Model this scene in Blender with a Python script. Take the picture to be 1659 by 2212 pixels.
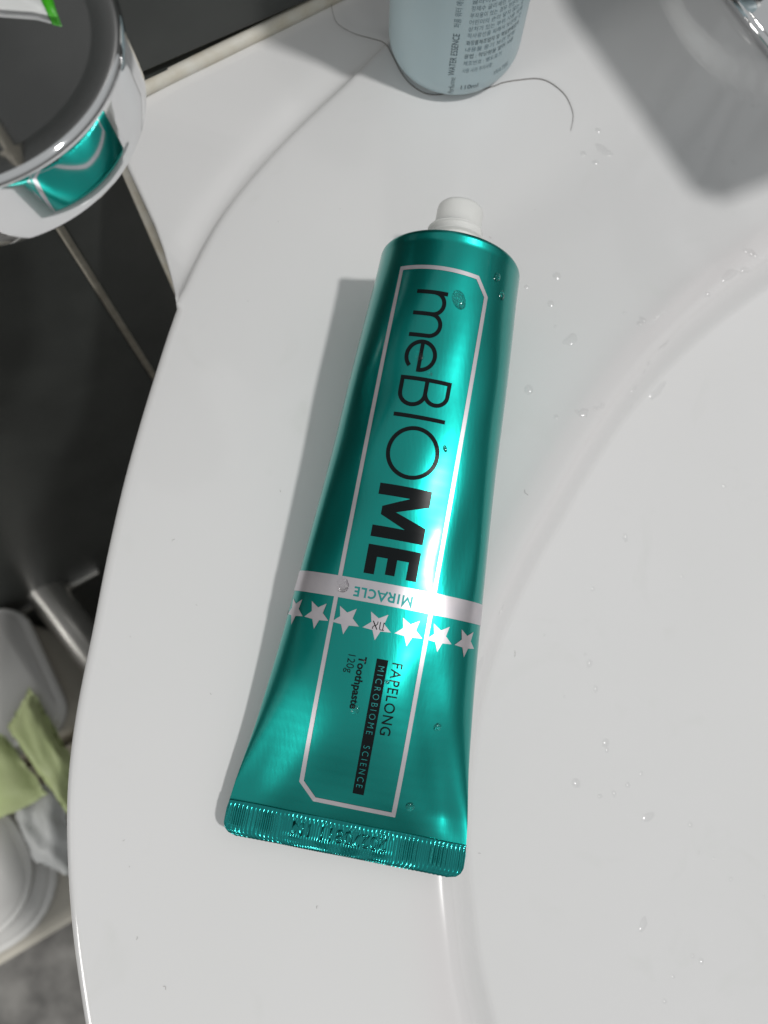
import bpy, bmesh, math, random
import numpy as np
from mathutils import Matrix, Vector
random.seed(7)
for o in list(bpy.data.objects): bpy.data.objects.remove(o)
SC = bpy.context.scene
COL = SC.collection
MM = 0.001                                   # the scene is authored in millimetres

# ------------------------------------------------------------------ camera
cam_d = bpy.data.cameras.new('camera')
cam = bpy.data.objects.new('camera', cam_d); COL.objects.link(cam)
nd = Vector((-37.5, 435.0, 1662.0)).normalized()          # "down" in camera space (x right, y down, z forward)
upc = -nd
yv = Vector((0, -1, 0)); yv = (yv - upc*yv.dot(upc)).normalized()
xv = yv.cross(upc)
Rw = Matrix((xv, yv, upc))                                 # camera space -> world
right, up, back = Rw @ Vector((1, 0, 0)), Rw @ Vector((0, -1, 0)), Rw @ Vector((0, 0, -1))
M = Matrix((right, up, back)).transposed().to_4x4()
M.translation = Vector((0, 0, 0.205))
cam.matrix_world = M
cam_d.sensor_fit = 'VERTICAL'; cam_d.sensor_height = 24.0; cam_d.lens = 24.0*1662/2212
cam_d.clip_start = 0.01; cam_d.clip_end = 50
cam_d.dof.use_dof = True; cam_d.dof.focus_distance = 0.188; cam_d.dof.aperture_fstop = 9.5
SC.camera = cam

# ------------------------------------------------------------------ light
w = bpy.data.worlds.new('World'); SC.world = w; w.use_nodes = True
bg = w.node_tree.nodes['Background']
wn = w.node_tree
_tc = wn.nodes.new('ShaderNodeTexCoord'); _sx = wn.nodes.new('ShaderNodeSeparateXYZ'); _mr = wn.nodes.new('ShaderNodeMapRange'); _rp = wn.nodes.new('ShaderNodeMix')
_mr.interpolation_type = 'SMOOTHSTEP'; _mr.inputs['From Min'].default_value = .0; _mr.inputs['From Max'].default_value = .75
_rp.data_type = 'RGBA'; _rp.inputs[6].default_value = (.20, .20, .19, 1); _rp.inputs[7].default_value = (.97, 1.0, 1.0, 1)
wn.links.new(_tc.outputs['Generated'], _sx.inputs[0]); wn.links.new(_sx.outputs['Z'], _mr.inputs['Value'])
wn.links.new(_mr.outputs['Result'], _rp.inputs[0]); wn.links.new(_rp.outputs[2], bg.inputs[0])
bg.inputs[1].default_value = 0.42                      # dim room: dark tiled walls round about, pale ceiling overhead
ld = bpy.data.lights.new('ceiling_lamp', 'AREA'); ld.shape = 'DISK'; ld.size = 0.135
ld.energy = 26.5; ld.color = (1.0, 0.985, 0.96)
lamp = bpy.data.objects.new('ceiling_lamp', ld); COL.objects.link(lamp)
LD = Vector((0.50, -0.19, 1.0)).normalized()
lamp.location = Vector((0.02, 0.09, 0.0)) + LD*2.4
lamp.rotation_euler = LD.to_track_quat('Z', 'Y').to_euler()
ld2 = bpy.data.lights.new('fill_lamp', 'AREA'); ld2.shape = 'DISK'; ld2.size = 0.34
ld2.energy = 3.8; ld2.color = (1.0, .98, .94)
lamp2 = bpy.data.objects.new('fill_lamp', ld2); COL.objects.link(lamp2)     # unseen fill from the left, added to lift the tube shadow and toilet
lamp2.location = (-0.95, -0.55, 0.32)
lamp2.rotation_euler = (Vector(lamp2.location)-Vector((0, .05, 0))).to_track_quat('Z', 'Y').to_euler()
SC.view_settings.view_transform = 'Standard'; SC.view_settings.look = 'None'
SC.view_settings.exposure = 0.0; SC.view_settings.gamma = 1.0; SC.view_settings.use_curve_mapping = False
SC.render.engine = 'CYCLES'
SC.cycles.max_bounces = 10; SC.cycles.transparent_max_bounces = 12
SC.cycles.sample_clamp_indirect = 6.0
SC.cycles.use_denoising = True

# ------------------------------------------------------------------ materials
def mat(name, col, rough=.5, metal=0., noise=None, bump=None, **kw):
    m = bpy.data.materials.new(name); m.use_nodes = True
    nt = m.node_tree; p = nt.nodes['Principled BSDF']
    p.inputs['Base Color'].default_value = (*col, 1)
    p.inputs['Roughness'].default_value = rough
    p.inputs['Metallic'].default_value = metal
    for k, v in kw.items():
        p.inputs[k.replace('_', ' ')].default_value = v
    if noise or bump:
        tc = nt.nodes.new('ShaderNodeTexCoord')
    if noise:                                 # (scale, colour2, roughness spread)
        sc_, c2, rs = noise
        n = nt.nodes.new('ShaderNodeTexNoise'); n.inputs['Scale'].default_value = sc_; n.inputs['Detail'].default_value = 6
        nt.links.new(tc.outputs['Object'], n.inputs['Vector'])
        r = nt.nodes.new('ShaderNodeValToRGB')
        r.color_ramp.elements[0].position = .35; r.color_ramp.elements[1].position = .68
        r.color_ramp.elements[0].color = (*col, 1); r.color_ramp.elements[1].color = (*c2, 1)
        nt.links.new(n.outputs['Fac'], r.inputs['Fac']); nt.links.new(r.outputs['Color'], p.inputs['Base Color'])
        if rs:
            mr = nt.nodes.new('ShaderNodeMapRange')
            mr.inputs['To Min'].default_value = rough; mr.inputs['To Max'].default_value = rough+rs
            nt.links.new(n.outputs['Fac'], mr.inputs['Value']); nt.links.new(mr.outputs['Result'], p.inputs['Roughness'])
    if bump:                                  # (scale xyz, strength, distance)
        s3, st, ds = bump
        mp = nt.nodes.new('ShaderNodeMapping'); mp.inputs['Scale'].default_value = s3
        nt.links.new(tc.outputs['Object'], mp.inputs['Vector'])
        n2 = nt.nodes.new('ShaderNodeTexNoise'); n2.inputs['Scale'].default_value = 1; n2.inputs['Detail'].default_value = 3
        nt.links.new(mp.outputs['Vector'], n2.inputs['Vector'])
        b = nt.nodes.new('ShaderNodeBump'); b.inputs['Strength'].default_value = st; b.inputs['Distance'].default_value = ds
        nt.links.new(n2.outputs['Fac'], b.inputs['Height']); nt.links.new(b.outputs['Normal'], p.inputs['Normal'])
    return m

CERAMIC = mat('ceramic', (.79, .785, .79), .075, noise=(9, (.768, .766, .766), .05))
CAULK = mat('sealant', (.71, .69, .63), .55, noise=(120, (.60, .55, .45), .1))
TILE = mat('tile_glaze', (.036, .039, .037), .38, noise=(30, (.050, .054, .051), .14), bump=((60, 60, 60), .06, .002))
GROUT = mat('grout', (.78, .73, .62), .85, noise=(200, (.62, .57, .47), 0))
FGROUT = mat('floor_grout', (.03, .028, .026), .9)
FTILE = mat('floor_marble', (.28, .27, .255), .40, noise=(22, (.07, .067, .064), .1))
CHROME = mat('chrome', (.86, .86, .87), .035, 1.0, noise=(60, (.82, .82, .83), .03))
PIPECH = mat('pipe_chrome', (.88, .86, .82), .26, .85)
def teal(name, col, rough):
    return mat(name, col, rough, 1.0, noise=(55, tuple(c*1.07 for c in col), .04),
               bump=((1400, 160, 1400), .05, .0004), Coat_Weight=.7, Coat_Roughness=.15, Coat_IOR=1.45)
TEAL = teal('teal_foil', (.004, .36, .315), .31)
TEALC = teal('teal_foil_seal', (.003, .28, .265), .18)
SILVER = mat('silver_print', (.66, .62, .65), .34, .75, noise=(300, (.60, .57, .61), .05), Coat_Weight=.4, Coat_Roughness=.15)
INK = mat('black_ink', (.005, .007, .008), .22, Specular_IOR_Level=.16)
TINK = mat('teal_ink', (.02, .30, .29), .35, .4)
NOZ = mat('white_polyethylene', (.82, .82, .80), .42, Subsurface_Weight=.15, Subsurface_Radius=(.004, .004, .004))
BLUE = mat('frosted_blue_plastic', (.42, .53, .565), .38, noise=(25, (.395, .505, .54), .06), Subsurface_Weight=.25, Subsurface_Radius=(.006, .008, .01), Coat_Weight=.15)
BINK = mat('grey_blue_ink', (.045, .075, .095), .5)
BINK2 = mat('pale_ink', (.13, .19, .225), .5)
HAIR = mat('hair_fibre', (.045, .028, .018), .4)
LINT = mat('lint', (.26, .24, .22), .8)
GREEN = mat('green_film', (.64, .72, .38), .42, noise=(30, (.56, .66, .30), .1))
GREEN2 = mat('bright_green', (.05, .42, .01), .4)
PAPER = mat('white_film', (.72, .73, .73), .4, noise=(25, (.62, .63, .62), .1))
PORC = mat('toilet_plastic', (.82, .81, .79), .25)
PORC2 = mat('toilet_ceramic', (.70, .66, .58), .25)
WATER = bpy.data.materials.new('water_film'); WATER.use_nodes = True
nt = WATER.node_tree; nt.nodes.clear()
_o = nt.nodes.new('ShaderNodeOutputMaterial'); _m = nt.nodes.new('ShaderNodeMixShader'); _f = nt.nodes.new('ShaderNodeFresnel')
_t = nt.nodes.new('ShaderNodeBsdfTransparent'); _g = nt.nodes.new('ShaderNodeBsdfGlossy')
_g.inputs['Roughness'].default_value = .20; _t.inputs[0].default_value = (1, 1, 1, 1)
_m.inputs[0].default_value = .07; nt.nodes.remove(_f); nt.links.new(_t.outputs[0], _m.inputs[1]); nt.links.new(_g.outputs[0], _m.inputs[2]); nt.links.new(_m.outputs[0], _o.inputs[0])
DROP = mat('water_drop', (1, 1, 1), .10, Transmission_Weight=1.0, IOR=1.33)

# ------------------------------------------------------------------ helpers
def mesh(name, verts, faces, m, parent=None, smooth=True):
    me = bpy.data.meshes.new(name)
    me.from_pydata([tuple(c*MM for c in v) for v in verts], [], faces); me.update()
    if smooth: me.polygons.foreach_set('use_smooth', [True]*len(me.polygons))
    me.materials.append(m)
    o = bpy.data.objects.new(name, me); COL.objects.link(o)
    if parent: o.parent = parent
    return o
def empty(name, label=None, cat=None, group=None):
    o = bpy.data.objects.new(name, None); COL.objects.link(o); o.empty_display_size = .01
    if label: tag(o, label, cat, group)
    return o
def tag(o, label, cat, group=None):
    o['label'] = label; o['category'] = cat
    if group: o['group'] = group
    return o
def grid_faces(nu, nv, wrap_u=False, wrap_v=False, flip=False):
    F = []
    for i in range(nu if wrap_u else nu-1):
        for j in range(nv if wrap_v else nv-1):
            a, b = i*nv+j, ((i+1) % nu)*nv+j
            c, d = ((i+1) % nu)*nv+(j+1) % nv, i*nv+(j+1) % nv
            F.append((a, d, c, b) if flip else (a, b, c, d))
    return F
def lathe(profile, origin, axis=(0, 0, 1), n=64):
    """rings of (radius, distance) about an axis; returns verts, faces"""
    ax = Vector(axis).normalized(); q = Vector((0, 0, 1)).rotation_difference(ax); og = Vector(origin)
    V = []
    for r, h in profile:
        for k in range(n):
            t = 2*math.pi*k/n
            V.append(tuple(og + q @ Vector((r*math.cos(t), r*math.sin(t), h))))
    return V, grid_faces(len(profile), n, wrap_v=True, flip=True)
def pipe(path, r, n=8, taper=False):
    V = []; N = len(path)
    P = [Vector(p) for p in path]
    for i, p in enumerate(P):
        d = (P[min(i+1, N-1)]-P[max(i-1, 0)]).normalized()
        a = d.cross(Vector((0, 0, 1)) if abs(d.z) < .95 else Vector((1, 0, 0))).normalized(); b = d.cross(a)
        rr = r*(min(1, .35+3*min(i, N-1-i)/N) if taper else 1)
        for k in range(n):
            t = 2*math.pi*k/n; V.append(tuple(p+a*rr*math.cos(t)+b*rr*math.sin(t)))
    F = grid_faces(N, n, wrap_v=True)
    F += [tuple(range(n))[::-1], tuple(range((N-1)*n, N*n))]
    return V, F
def crom(pts, m=12):
    """Catmull-Rom through points"""
    P = [np.array(p, float) for p in pts]; P = [2*P[0]-P[1]]+P+[2*P[-1]-P[-2]]
    out = []
    for i in range(1, len(P)-2):
        for k in range(m):
            t = k/m
            out.append(tuple(.5*((2*P[i])+(P[i+1]-P[i-1])*t+(2*P[i-1]-5*P[i]+4*P[i+1]-P[i+2])*t*t+(-P[i-1]+3*P[i]-3*P[i+1]+P[i+2])*t**3)))
    out.append(tuple(P[-2])); return out
def box(name, mtx, size, m, parent=None, bev=0.):
    bm = bmesh.new(); bmesh.ops.create_cube(bm, size=1, matrix=mtx @ Matrix.Diagonal((*size, 1)))
    if bev: bmesh.ops.bevel(bm, geom=bm.edges[:], offset=bev, segments=2, affect='EDGES')
    for v in bm.verts: v.co *= MM
    me = bpy.data.meshes.new(name); bm.to_mesh(me); bm.free(); me.materials.append(m)
    o = bpy.data.objects.new(name, me); COL.objects.link(o)
    if parent: o.parent = parent
    return o
def sstep(a, b, x):
    t = min(1, max(0, (x-a)/(b-a))); return t*t*(3-2*t)

# ------------------------------------------------------------------ the tiled wall
WD = Vector((.8701, .4928, 0)); WN = Vector((.4928, -.8701, 0)); WO = Vector((-11.1, 231.8, 0))  # along, out of the wall, origin
def wallpt(t, z, out=0.): return WO+WD*t+WN*out+Vector((0, 0, z))
WB = Matrix((WD, Vector((0, 0, 1)), WN)).transposed().to_4x4()
def wbox(name, t, z, out, size, m, parent=None, bev=0.):
    mt = WB.copy(); mt.translation = wallpt(t, z, out); return box(name, mt, size, m, parent, bev)
WTOP = 262.
wall = wbox('wall', -300, (WTOP-806)/2, -8.5, (1500, WTOP+806, 12), GROUT)
wall['kind'] = 'structure'
TW, GW = 300., 3.2
for i in range(-3, 3):
    for z0, z1 in ((3.0, WTOP), (-598.0, 3.0-GW), (-803, -598.0-GW)):
        wbox('tile', -117.3+i*TW+TW/2, (z0+z1)/2, -1.6, (TW-GW, z1-z0, 6.0), TILE, wall, .7)

# ------------------------------------------------------------------ the floor
floor = box('floor', Matrix.Translation((-300, -300, -809)), (2800, 2000, 6), FGROUT); floor['kind'] = 'structure'
for i in range(3):
    for j in range(2):
        c = Vector((-364, -302, 0))+WD*(150*0+(i-1.5)*600+90)-WN*(-(j-.5)*600+60)
        mt = WB.copy() @ Matrix.Rotation(math.pi/2, 4, 'X'); mt = Matrix.Rotation(math.atan2(WD.y, WD.x), 4, 'Z'); mt.translation = (c.x, c.y, -800)
        box('floor_tile', mt, (597, 597, 8), FTILE, floor, .8)

# ------------------------------------------------------------------ the washbasin
BC = (185., -30.)
RIM = [(122.4, 133.4), (97.7, 114.4), (82.4, 99.3), (65.7, 77.7), (52.5, 57.1), (41.2, 38.8), (33, 22.6), (26.8, 4.6), (22.5, -18.1), (21.2, -37.5), (22.2, -49.9), (23.4, -62.8), (25.4, -70.8), (36, -105)]
OUT = [(51, 266), (28, 240), (5.8, 213.1), (-7.8, 196.3), (-27.9, 173.2), (-44.1, 149.6), (-55.1, 122.6), (-56.2, 118), (-61.4, 95.7), (-65.8, 74.6), (-70, 47.9), (-72.6, 22.9), (-74.9, 5.1), (-75.9, -11.8), (-75.5, -22.8), (-74.2, -33.4), (-72.6, -43.8), (-69.9, -56.8), (-66.5, -69.6), (-57, -100)]
def polar(pts, extra):
    a = []
    for x, y in pts: a.append((math.degrees(math.atan2(y-BC[1], x-BC[0])) % 360, math.hypot(x-BC[0], y-BC[1])))
    a += extra; a.sort()
    A = np.array([q[0] for q in a]); Rr = np.array([q[1] for q in a])
    th = np.arange(0, 360, .1)
    r = np.interp(th, A, Rr, period=360)
    k = np.exp(-.5*(np.arange(-40, 41)/14.)**2); k /= k.sum()
    return np.convolve(np.r_[r[-40:], r, r[:40]], k, 'valid')
RB = polar(RIM, [(96, 190), (78, 208), (60, 215), (30, 215), (0, 205), (330, 200), (300, 195), (260, 190), (230, 182)])
def wall_r(th):                                   # distance from the bowl centre to the wall
    d = np.array([math.cos(math.radians(th)), math.sin(math.radians(th))]); n = np.array([-WN.x, -WN.y])
    return ((np.array([WO.x, WO.y])-np.array(BC))@n-1.0)/max(d@n, 1e-3)
ext = [(t, wall_r(t)) for t in np.arange(113, 60, -3)]+[(50, 330), (30, 300), (0, 290), (330, 285), (300, 285), (260, 280), (230, 272)]
RO = polar(OUT, [e for e in ext if e[1] < 420])
def at(tab, th): 
    x = (th % 360)*10; i = int(x) % 3600; return tab[i]*(1-(x-int(x)))+tab[(i+1) % 3600]*(x-int(x))
DEPTH, LIP = 40., 2.0
PLAT = (146., 237.6, 45.4)
def top_z(x, y):
    dx, dy = x-BC[0], y-BC[1]; r = math.hypot(dx, dy); th = math.degrees(math.atan2(dy, dx))
    rb = at(RB, th); d = r-rb
    e = -d if d < -40 else (0. if d > 40 else LIP*math.log1p(math.exp(-d/LIP)))     # distance inside the rim, rounded over the lip
    z = -DEPTH*(1-max(0, 1-e/rb)**2.1)-10.0*sstep(.2, 6.3, e)   # short steep wall, then the shallow bowl
    z += .34*math.exp(-((d-7.5)/3.6)**2)
    pd = PLAT[2]-math.hypot(x-PLAT[0], y-PLAT[1])
    z += 4.0*sstep(-1.8, 2.0, pd)                 # raised tap platform
    return z
# outer edge of the low ledge between the deck edge and the wall, by polar angle of the deck edge
LEDGE = [(114.5, (51, 266.6, 0)), (120, (22, 250.3, 0)), (126, (-8, 233.3, -.6)), (130.5, (-40, 215.1, -2.5)), (134, (-66, 200.4, -4)), (136, (-79, 192.6, -5)), (137.2, (-82.8, 188.5, -5.2)), (138.4, (-81.6, 181.5, -5.2)), (139.6, (-78.4, 173.5, -5.2)), (141, (-75.9, 168.0, -5.2)), (143, (-71.5, 158.8, -5.2)), (145, (-66.4, 148, -5)), (146.3, (-63, 139.1, -4.5)), (147.3, (-60.2, 130.3, -3.2)), (148, (-58, 123.5, -1.6)), (148.6, (-56.4, 118.4, -.2))]
def wallc(th):
    for (a, p), (b, q) in zip(LEDGE, LEDGE[1:]):
        if a <= th <= b:
            u = (th-a)/(b-a); return tuple(p[i]+(q[i]-p[i])*u for i in range(3))
    return LEDGE[0][1] if th < 114.5 else LEDGE[-1][1]
ths = list(np.arange(96, 206, .18))+list(np.arange(206, 456, 2.5))
V = []; NP = 0
QS = [.02, .1, .2, .3, .4, .48, .56, .62, .68, .73, .77, .81, .84, .87, .895, .91]
for th in ths:
    rb, ro = at(RB, th), at(RO, th); c, s = math.cos(math.radians(th)), math.sin(math.radians(th))
    rs = [rb*q for q in QS]+[rb+d for d in (-12.5, -10.5, -9, -8, -7.2, -6.5, -5.8, -5.1, -4.4, -3.7, -3, -2.3, -1.6, -.8, 0, .8, 1.6, 2.4, 3.2, 4.2, 5.2, 6.2, 7.4, 8.8, 10.5, 12.5)]
    a0 = rb+12.5; a1 = ro-3.6
    rs += [a0+(a1-a0)*k/26 for k in range(1, 27)]
    prof = [(BC[0]+c*r, BC[1]+s*r, top_z(BC[0]+c*r, BC[1]+s*r)) for r in rs]
    z0 = prof[-1][2]
    X, Y = BC[0]+c*ro, BC[1]+s*ro
    if 114.5 <= (th % 360) <= 148.6:              # deck edge, a small step down, then the ledge that runs back to the wall
        u = (th-114.5)/34.1
        f = sstep(0, .35, u)*(1-.6*sstep(.95, 1, u))
        er = 3.0
        wx, wy, wz = wallc(th)
        lim = max(.3, min(er, math.hypot(wx-X, wy-Y)*.3))
        for k in range(1, 6):
            an = math.pi/2*k/6; rr = ro-er+er*math.sin(an); prof.append((BC[0]+c*rr, BC[1]+s*rr, z0-er*.8*(1-math.cos(an))*f))
        lx, ly, lz = prof[-1]
        L = max(1e-3, math.hypot(wx-lx, wy-ly)); ux, uy = (wx-lx)/L, (wy-ly)/L
        zl = min(lz, wz) if f > .3 else lz+(wz-lz)*.5
        for k in range(1, 15):
            t = (k/14)**1.7; d = t*max(0, L-2.5) if L > 3 else t*L*.6
            st = 1-math.exp(-d/1.3)
            prof.append((lx+ux*d, ly+uy*d, lz+(wz-1.3*f-lz)*st+(1.3*f)*sstep(2, 14, d)*st))
        bx, by, bz_ = prof[-1]
        rem = math.hypot(wx-bx, wy-by)
        for k in range(1, 4):
            an = math.pi/2*k/3; prof.append((bx+(wx-bx)*math.sin(an), by+(wy-by)*math.sin(an), bz_-rem*(1-math.cos(an))))
        for k in range(1, 5):
            prof.append((wx+4*k/4*(-c)*f, wy+4*k/4*(-s)*f, bz_-rem-160*k/4))
    else:
        er = 3.6
        for k in range(1, 8):
            an = math.pi/2*k/7; prof.append((BC[0]+c*(ro-er+er*math.sin(an)), BC[1]+s*(ro-er+er*math.sin(an)), z0-er*(1-math.cos(an))))
        for k in range(1, 20):
            t = k/19; ins = 0 if t < .15 else 75*((t-.15)/.85)**1.5
            prof.append((BC[0]+c*(ro-ins), BC[1]+s*(ro-ins), z0-er-(6*t/.15 if t < .15 else 6+150*(t-.15)/.85)))
    NP = len(prof); V += prof
basin = mesh('washbasin', V, grid_faces(len(ths), NP, wrap_u=True), CERAMIC)
tag(basin, 'white glossy ceramic washbasin with a wide flat rim, set against the dark tiled wall', 'washbasin')
# faint pinkish limescale film that has settled along the bowl lip, and dull dried-water marks
at_ = basin.data.attributes.new('film', 'FLOAT', 'POINT')
fl = []
for x, y, z in V:
    r = math.hypot(x-BC[0], y-BC[1]); d = r-at(RB, math.degrees(math.atan2(y-BC[1], x-BC[0])))
    fl.append(math.exp(-((d-5)/6.)**2) if abs(d) < 40 else 0.)
at_.data.foreach_set('value', fl)
nt = CERAMIC.node_tree; pb = nt.nodes['Principled BSDF']
an = nt.nodes.new('ShaderNodeAttribute'); an.attribute_name = 'film'
tc = nt.nodes.new('ShaderNodeTexCoord')
n1 = nt.nodes.new('ShaderNodeTexNoise'); n1.inputs['Scale'].default_value = 70; n1.inputs['Detail'].default_value = 8; n1.inputs['Roughness'].default_value = .65
nt.links.new(tc.outputs['Object'], n1.inputs['Vector'])
r1 = nt.nodes.new('ShaderNodeMapRange'); r1.inputs['From Min'].default_value = .35; r1.inputs['From Max'].default_value = .65
nt.links.new(n1.outputs['Fac'], r1.inputs['Value'])
m1 = nt.nodes.new('ShaderNodeMath'); m1.operation = 'MULTIPLY'
nt.links.new(an.outputs['Fac'], m1.inputs[0]); m1.inputs[1].default_value = .8; nt.nodes.remove(r1); nt.nodes.remove(n1)
n2 = nt.nodes.new('ShaderNodeTexNoise'); n2.inputs['Scale'].default_value = 38; n2.inputs['Detail'].default_value = 5; n2.inputs['Distortion'].default_value = 1.2
nt.links.new(tc.outputs['Object'], n2.inputs['Vector'])
r2 = nt.nodes.new('ShaderNodeMapRange'); r2.inputs['From Min'].default_value = .62; r2.inputs['From Max'].default_value = .78
nt.links.new(n2.outputs['Fac'], r2.inputs['Value'])
old = pb.inputs['Base Color'].links[0].from_socket
mx = nt.nodes.new('ShaderNodeMix'); mx.data_type = 'RGBA'; mx.inputs[7].default_value = (.755, .73, .735, 1)
nt.links.new(m1.outputs[0], mx.inputs[0]); nt.links.new(old, mx.inputs[6])
mx2 = nt.nodes.new('ShaderNodeMix'); mx2.data_type = 'RGBA'; mx2.inputs[7].default_value = (.75, .75, .745, 1)
nt.links.new(r2.outputs['Result'], mx2.inputs[0]); nt.links.new(mx.outputs[2], mx2.inputs[6]); nt.links.new(mx2.outputs[2], pb.inputs['Base Color'])
oldr = pb.inputs['Roughness'].links[0].from_socket
ad = nt.nodes.new('ShaderNodeMath'); ad.operation = 'MULTIPLY_ADD'; ad.inputs[1].default_value = .08
nt.links.new(r2.outputs['Result'], ad.inputs[0]); nt.links.new(oldr, ad.inputs[2]); nt.links.new(ad.outputs[0], pb.inputs['Roughness'])
cp = [wallc(t) for t in np.arange(114.5, 136.2, .5)]
cp = [(p[0]+WN.x*.6, p[1]+WN.y*.6, p[2]+1.4) for p in cp]+[tuple(wallpt(t_, z_, 1.4)) for t_, z_ in ((-82, -4.5), (-84.5, -7.5), (-86, -12), (-86.2, -25), (-86.4, -60), (-87, -110), (-87, -190))]
cv, cf = pipe(crom(cp[::3]+cp[-1:], 5), 2.4, 10)
mesh('sealant_bead', cv, cf, CAULK, basin)

# ------------------------------------------------------------------ toothpaste tube: surface maths
#TUBE_BEGIN
T_C0 = (-4.6, -25.2, 6.5); T_C1 = (22.6, 116.6, 19.0)
T_L = math.dist(T_C0, T_C1)
TA = (Vector(T_C1)-Vector(T_C0)).normalized(); TE = TA.cross(Vector((0, 0, 1))).normalized(); TM = TE.cross(TA)
T_PER = 119.4
A_TAB = [(0, 29.2), (.05, 28.2), (.12, 26.7), (.25, 25.0), (.37, 23.7), (.5, 22.4), (.63, 21.3), (.75, 20.75), (.88, 19.9), (.96, 19.25), (1, 19.05)]
def tabl(t, tab):
    xs = [q[0] for q in tab]; return float(np.interp(t, xs, [q[1] for q in tab]))
def stab(t, tab): return (tabl(t-.03, tab)+tabl(t, tab)*2+tabl(t+.03, tab))/4
def secpts(a, b, p, N):
    o = []
    for i in range(N):
        ph = 2*math.pi*i/N; c = math.cos(ph); o.append((a*math.sin(ph), b*math.copysign(abs(c)**p, c)))
    return o
_sc = {}
SPH, CPH = np.sin(np.linspace(0, 2*np.pi, 91)), np.cos(np.linspace(0, 2*np.pi, 91))
def sec(v):
    k = round(max(0, min(T_L, v)), 1)
    if k in _sc: return _sc[k]
    t = k/T_L; a = stab(t, A_TAB); p = 1+.45*max(0, 1-t/.45)**1.5-.17*sstep(.18, .45, t)*(1-sstep(.72, .97, t))
    lo, hi = .3, 20.
    for _ in range(20):
        m = (lo+hi)/2; X_ = a*SPH; Z_ = m*np.sign(CPH)*np.abs(CPH)**p
        if np.hypot(np.diff(X_), np.diff(Z_)).sum() > T_PER: hi = m
        else: lo = m
    b2 = .45+19*(1-math.exp(-t*4.2)); b = (lo+b2-math.sqrt((lo-b2)**2+1.2*t))/2 if t < .999 else lo
    tab = [0.]; px, pz = 0, b
    for i in range(1, 91):
        ph = math.pi/2*i/90; x = a*math.sin(ph); z = b*abs(math.cos(ph))**p
        tab.append(tab[-1]+math.hypot(x-px, z-pz)); px, pz = x, z
    _sc[k] = (a, b, p, np.array(tab)); return _sc[k]
def dent(v, x):
    g = lambda v0, x0, sv, sx: math.exp(-((v-v0)/sv)**2-((x-x0)/sx)**2)
    e = min(1, v/6.)
    fold = lambda x0, v1, x1, w_: math.exp(-(((x-x0)-(x1-x0)*min(1.2, v/v1))/w_)**2)*math.exp(-(v/v1)**2)
    d = -.45*fold(-26, 32, -13, 5.0)-1.4*fold(25, 36, 12, 4.4)+.35*fold(-18, 30, -6, 5)+.7*fold(15, 30, 3, 4.8)
    d += .55*g(24, -3, 11, 8)-.45*g(9, -2, 6, 9)-.35*g(34, 15, 10, 5)
    d += -.55*g(70, 16, 16, 3.5)-.22*g(80, 7.6, 26, 4.5)-.35*g(60, -17, 22, 4)-.25*g(112, 12, 12, 4)
    d += .10*math.sin(v*.11+x*.21)+.06*math.sin(v*.23-x*.35+1.3)-.22*g(104, -11, 7, 4)-.18*g(46, 13, 8, 3.5)-.16*g(122, 2, 10, 5)
    return d*e*min(1, (T_L-v)/14.)
def tube_pt(v, w, off=0.):
    a, b, p, tab = sec(v); s = 1 if w >= 0 else -1; aw = abs(w); Q = tab[-1]; low = False
    if aw > Q: aw = max(0, 2*Q-aw); low = True
    ph = math.pi/2*float(np.interp(aw, tab, np.arange(91)))/90
    c = max(math.cos(ph), 1e-4)
    x = a*math.sin(ph); z = b*c**p
    dx = a*math.cos(ph); dz = -b*p*c**(p-1)*math.sin(ph); l = math.hypot(dx, dz) or 1
    x = (x-dz/l*off)*s; z = z+dx/l*off
    if low: z = -z
    else: z += dent(v, x)*min(1, c*1.6)
    return tuple(Vector(T_C0)+TA*v+TE*x+TM*z)
#TUBE_END
tube = empty('toothpaste_tube', 'metallic teal toothpaste tube with a silver band and stars, lying uncapped on the basin rim', 'toothpaste tube')
NV, NW = 150, 200
V = []
for i in range(NV+1):
    v = T_L*(i/NV)
    a, b, p, tab = sec(v)
    for k in range(NW):
        ph = 2*math.pi*k/NW; c = math.cos(ph); x = a*math.sin(ph); z = b*math.copysign(abs(c)**p, c)
        if c > 0: z += dent(v, x)*min(1, c*1.6)
        V.append(tuple(Vector(T_C0)+TA*v+TE*x+TM*z))
F = grid_faces(NV+1, NW, wrap_v=True)
# rolled edge at the shoulder
for h, r in ((.5, 18.95), (1.0, 18.65), (1.35, 18.1), (1.5, 17.3), (1.45, 16.2)):
    for k in range(NW):
        ph = 2*math.pi*k/NW; V.append(tuple(Vector(T_C1)+TA*h+TE*r*math.sin(ph)+TM*r*math.cos(ph)))
F = grid_faces(NV+6, NW, wrap_v=True)
mesh('body', V, F, TEAL, tube)
# crimped seal
N1, N2 = 58*8, 16
V = []; CL = 7.9
for j in range(N2+1):
    t = j/N2; v = -CL*t
    hw = 29.0+.25*sstep(0, .3, t)
    if t > .62: hw -= 3.6*(1-math.sqrt(max(0, 1-((t-.62)/.38)**2)))
    for i in range(N1+1):
        x = -hw+2*hw*i/N1
        code = abs(x+1.5) < 13.5 and .22 < t < .66
        amp = .42*sstep(.06, .16, t)*(.18 if code else 1)*(.75+.25*math.sin(x*.9))
        fr = .98 if abs(x+1.5) > 14 or t < .2 else 1.55
        rib = abs(((x*fr+.02*math.sin(v*.7+x*.3)) % 1)-.5)*2
        z = .42+amp*(rib*1.15-.4)+.10*math.sin(x*.35+v*.3)
        if t < .06: z = .55
        V.append(tuple(Vector(T_C0)+TA*v+TE*x+TM*z))
n0 = len(V)
V += [tuple(Vector(p)-TM*.9) for p in V]
F = grid_faces(N2+1, N1+1, flip=False)
F += [tuple(a+n0 for a in f[::-1]) for f in F]
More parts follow.
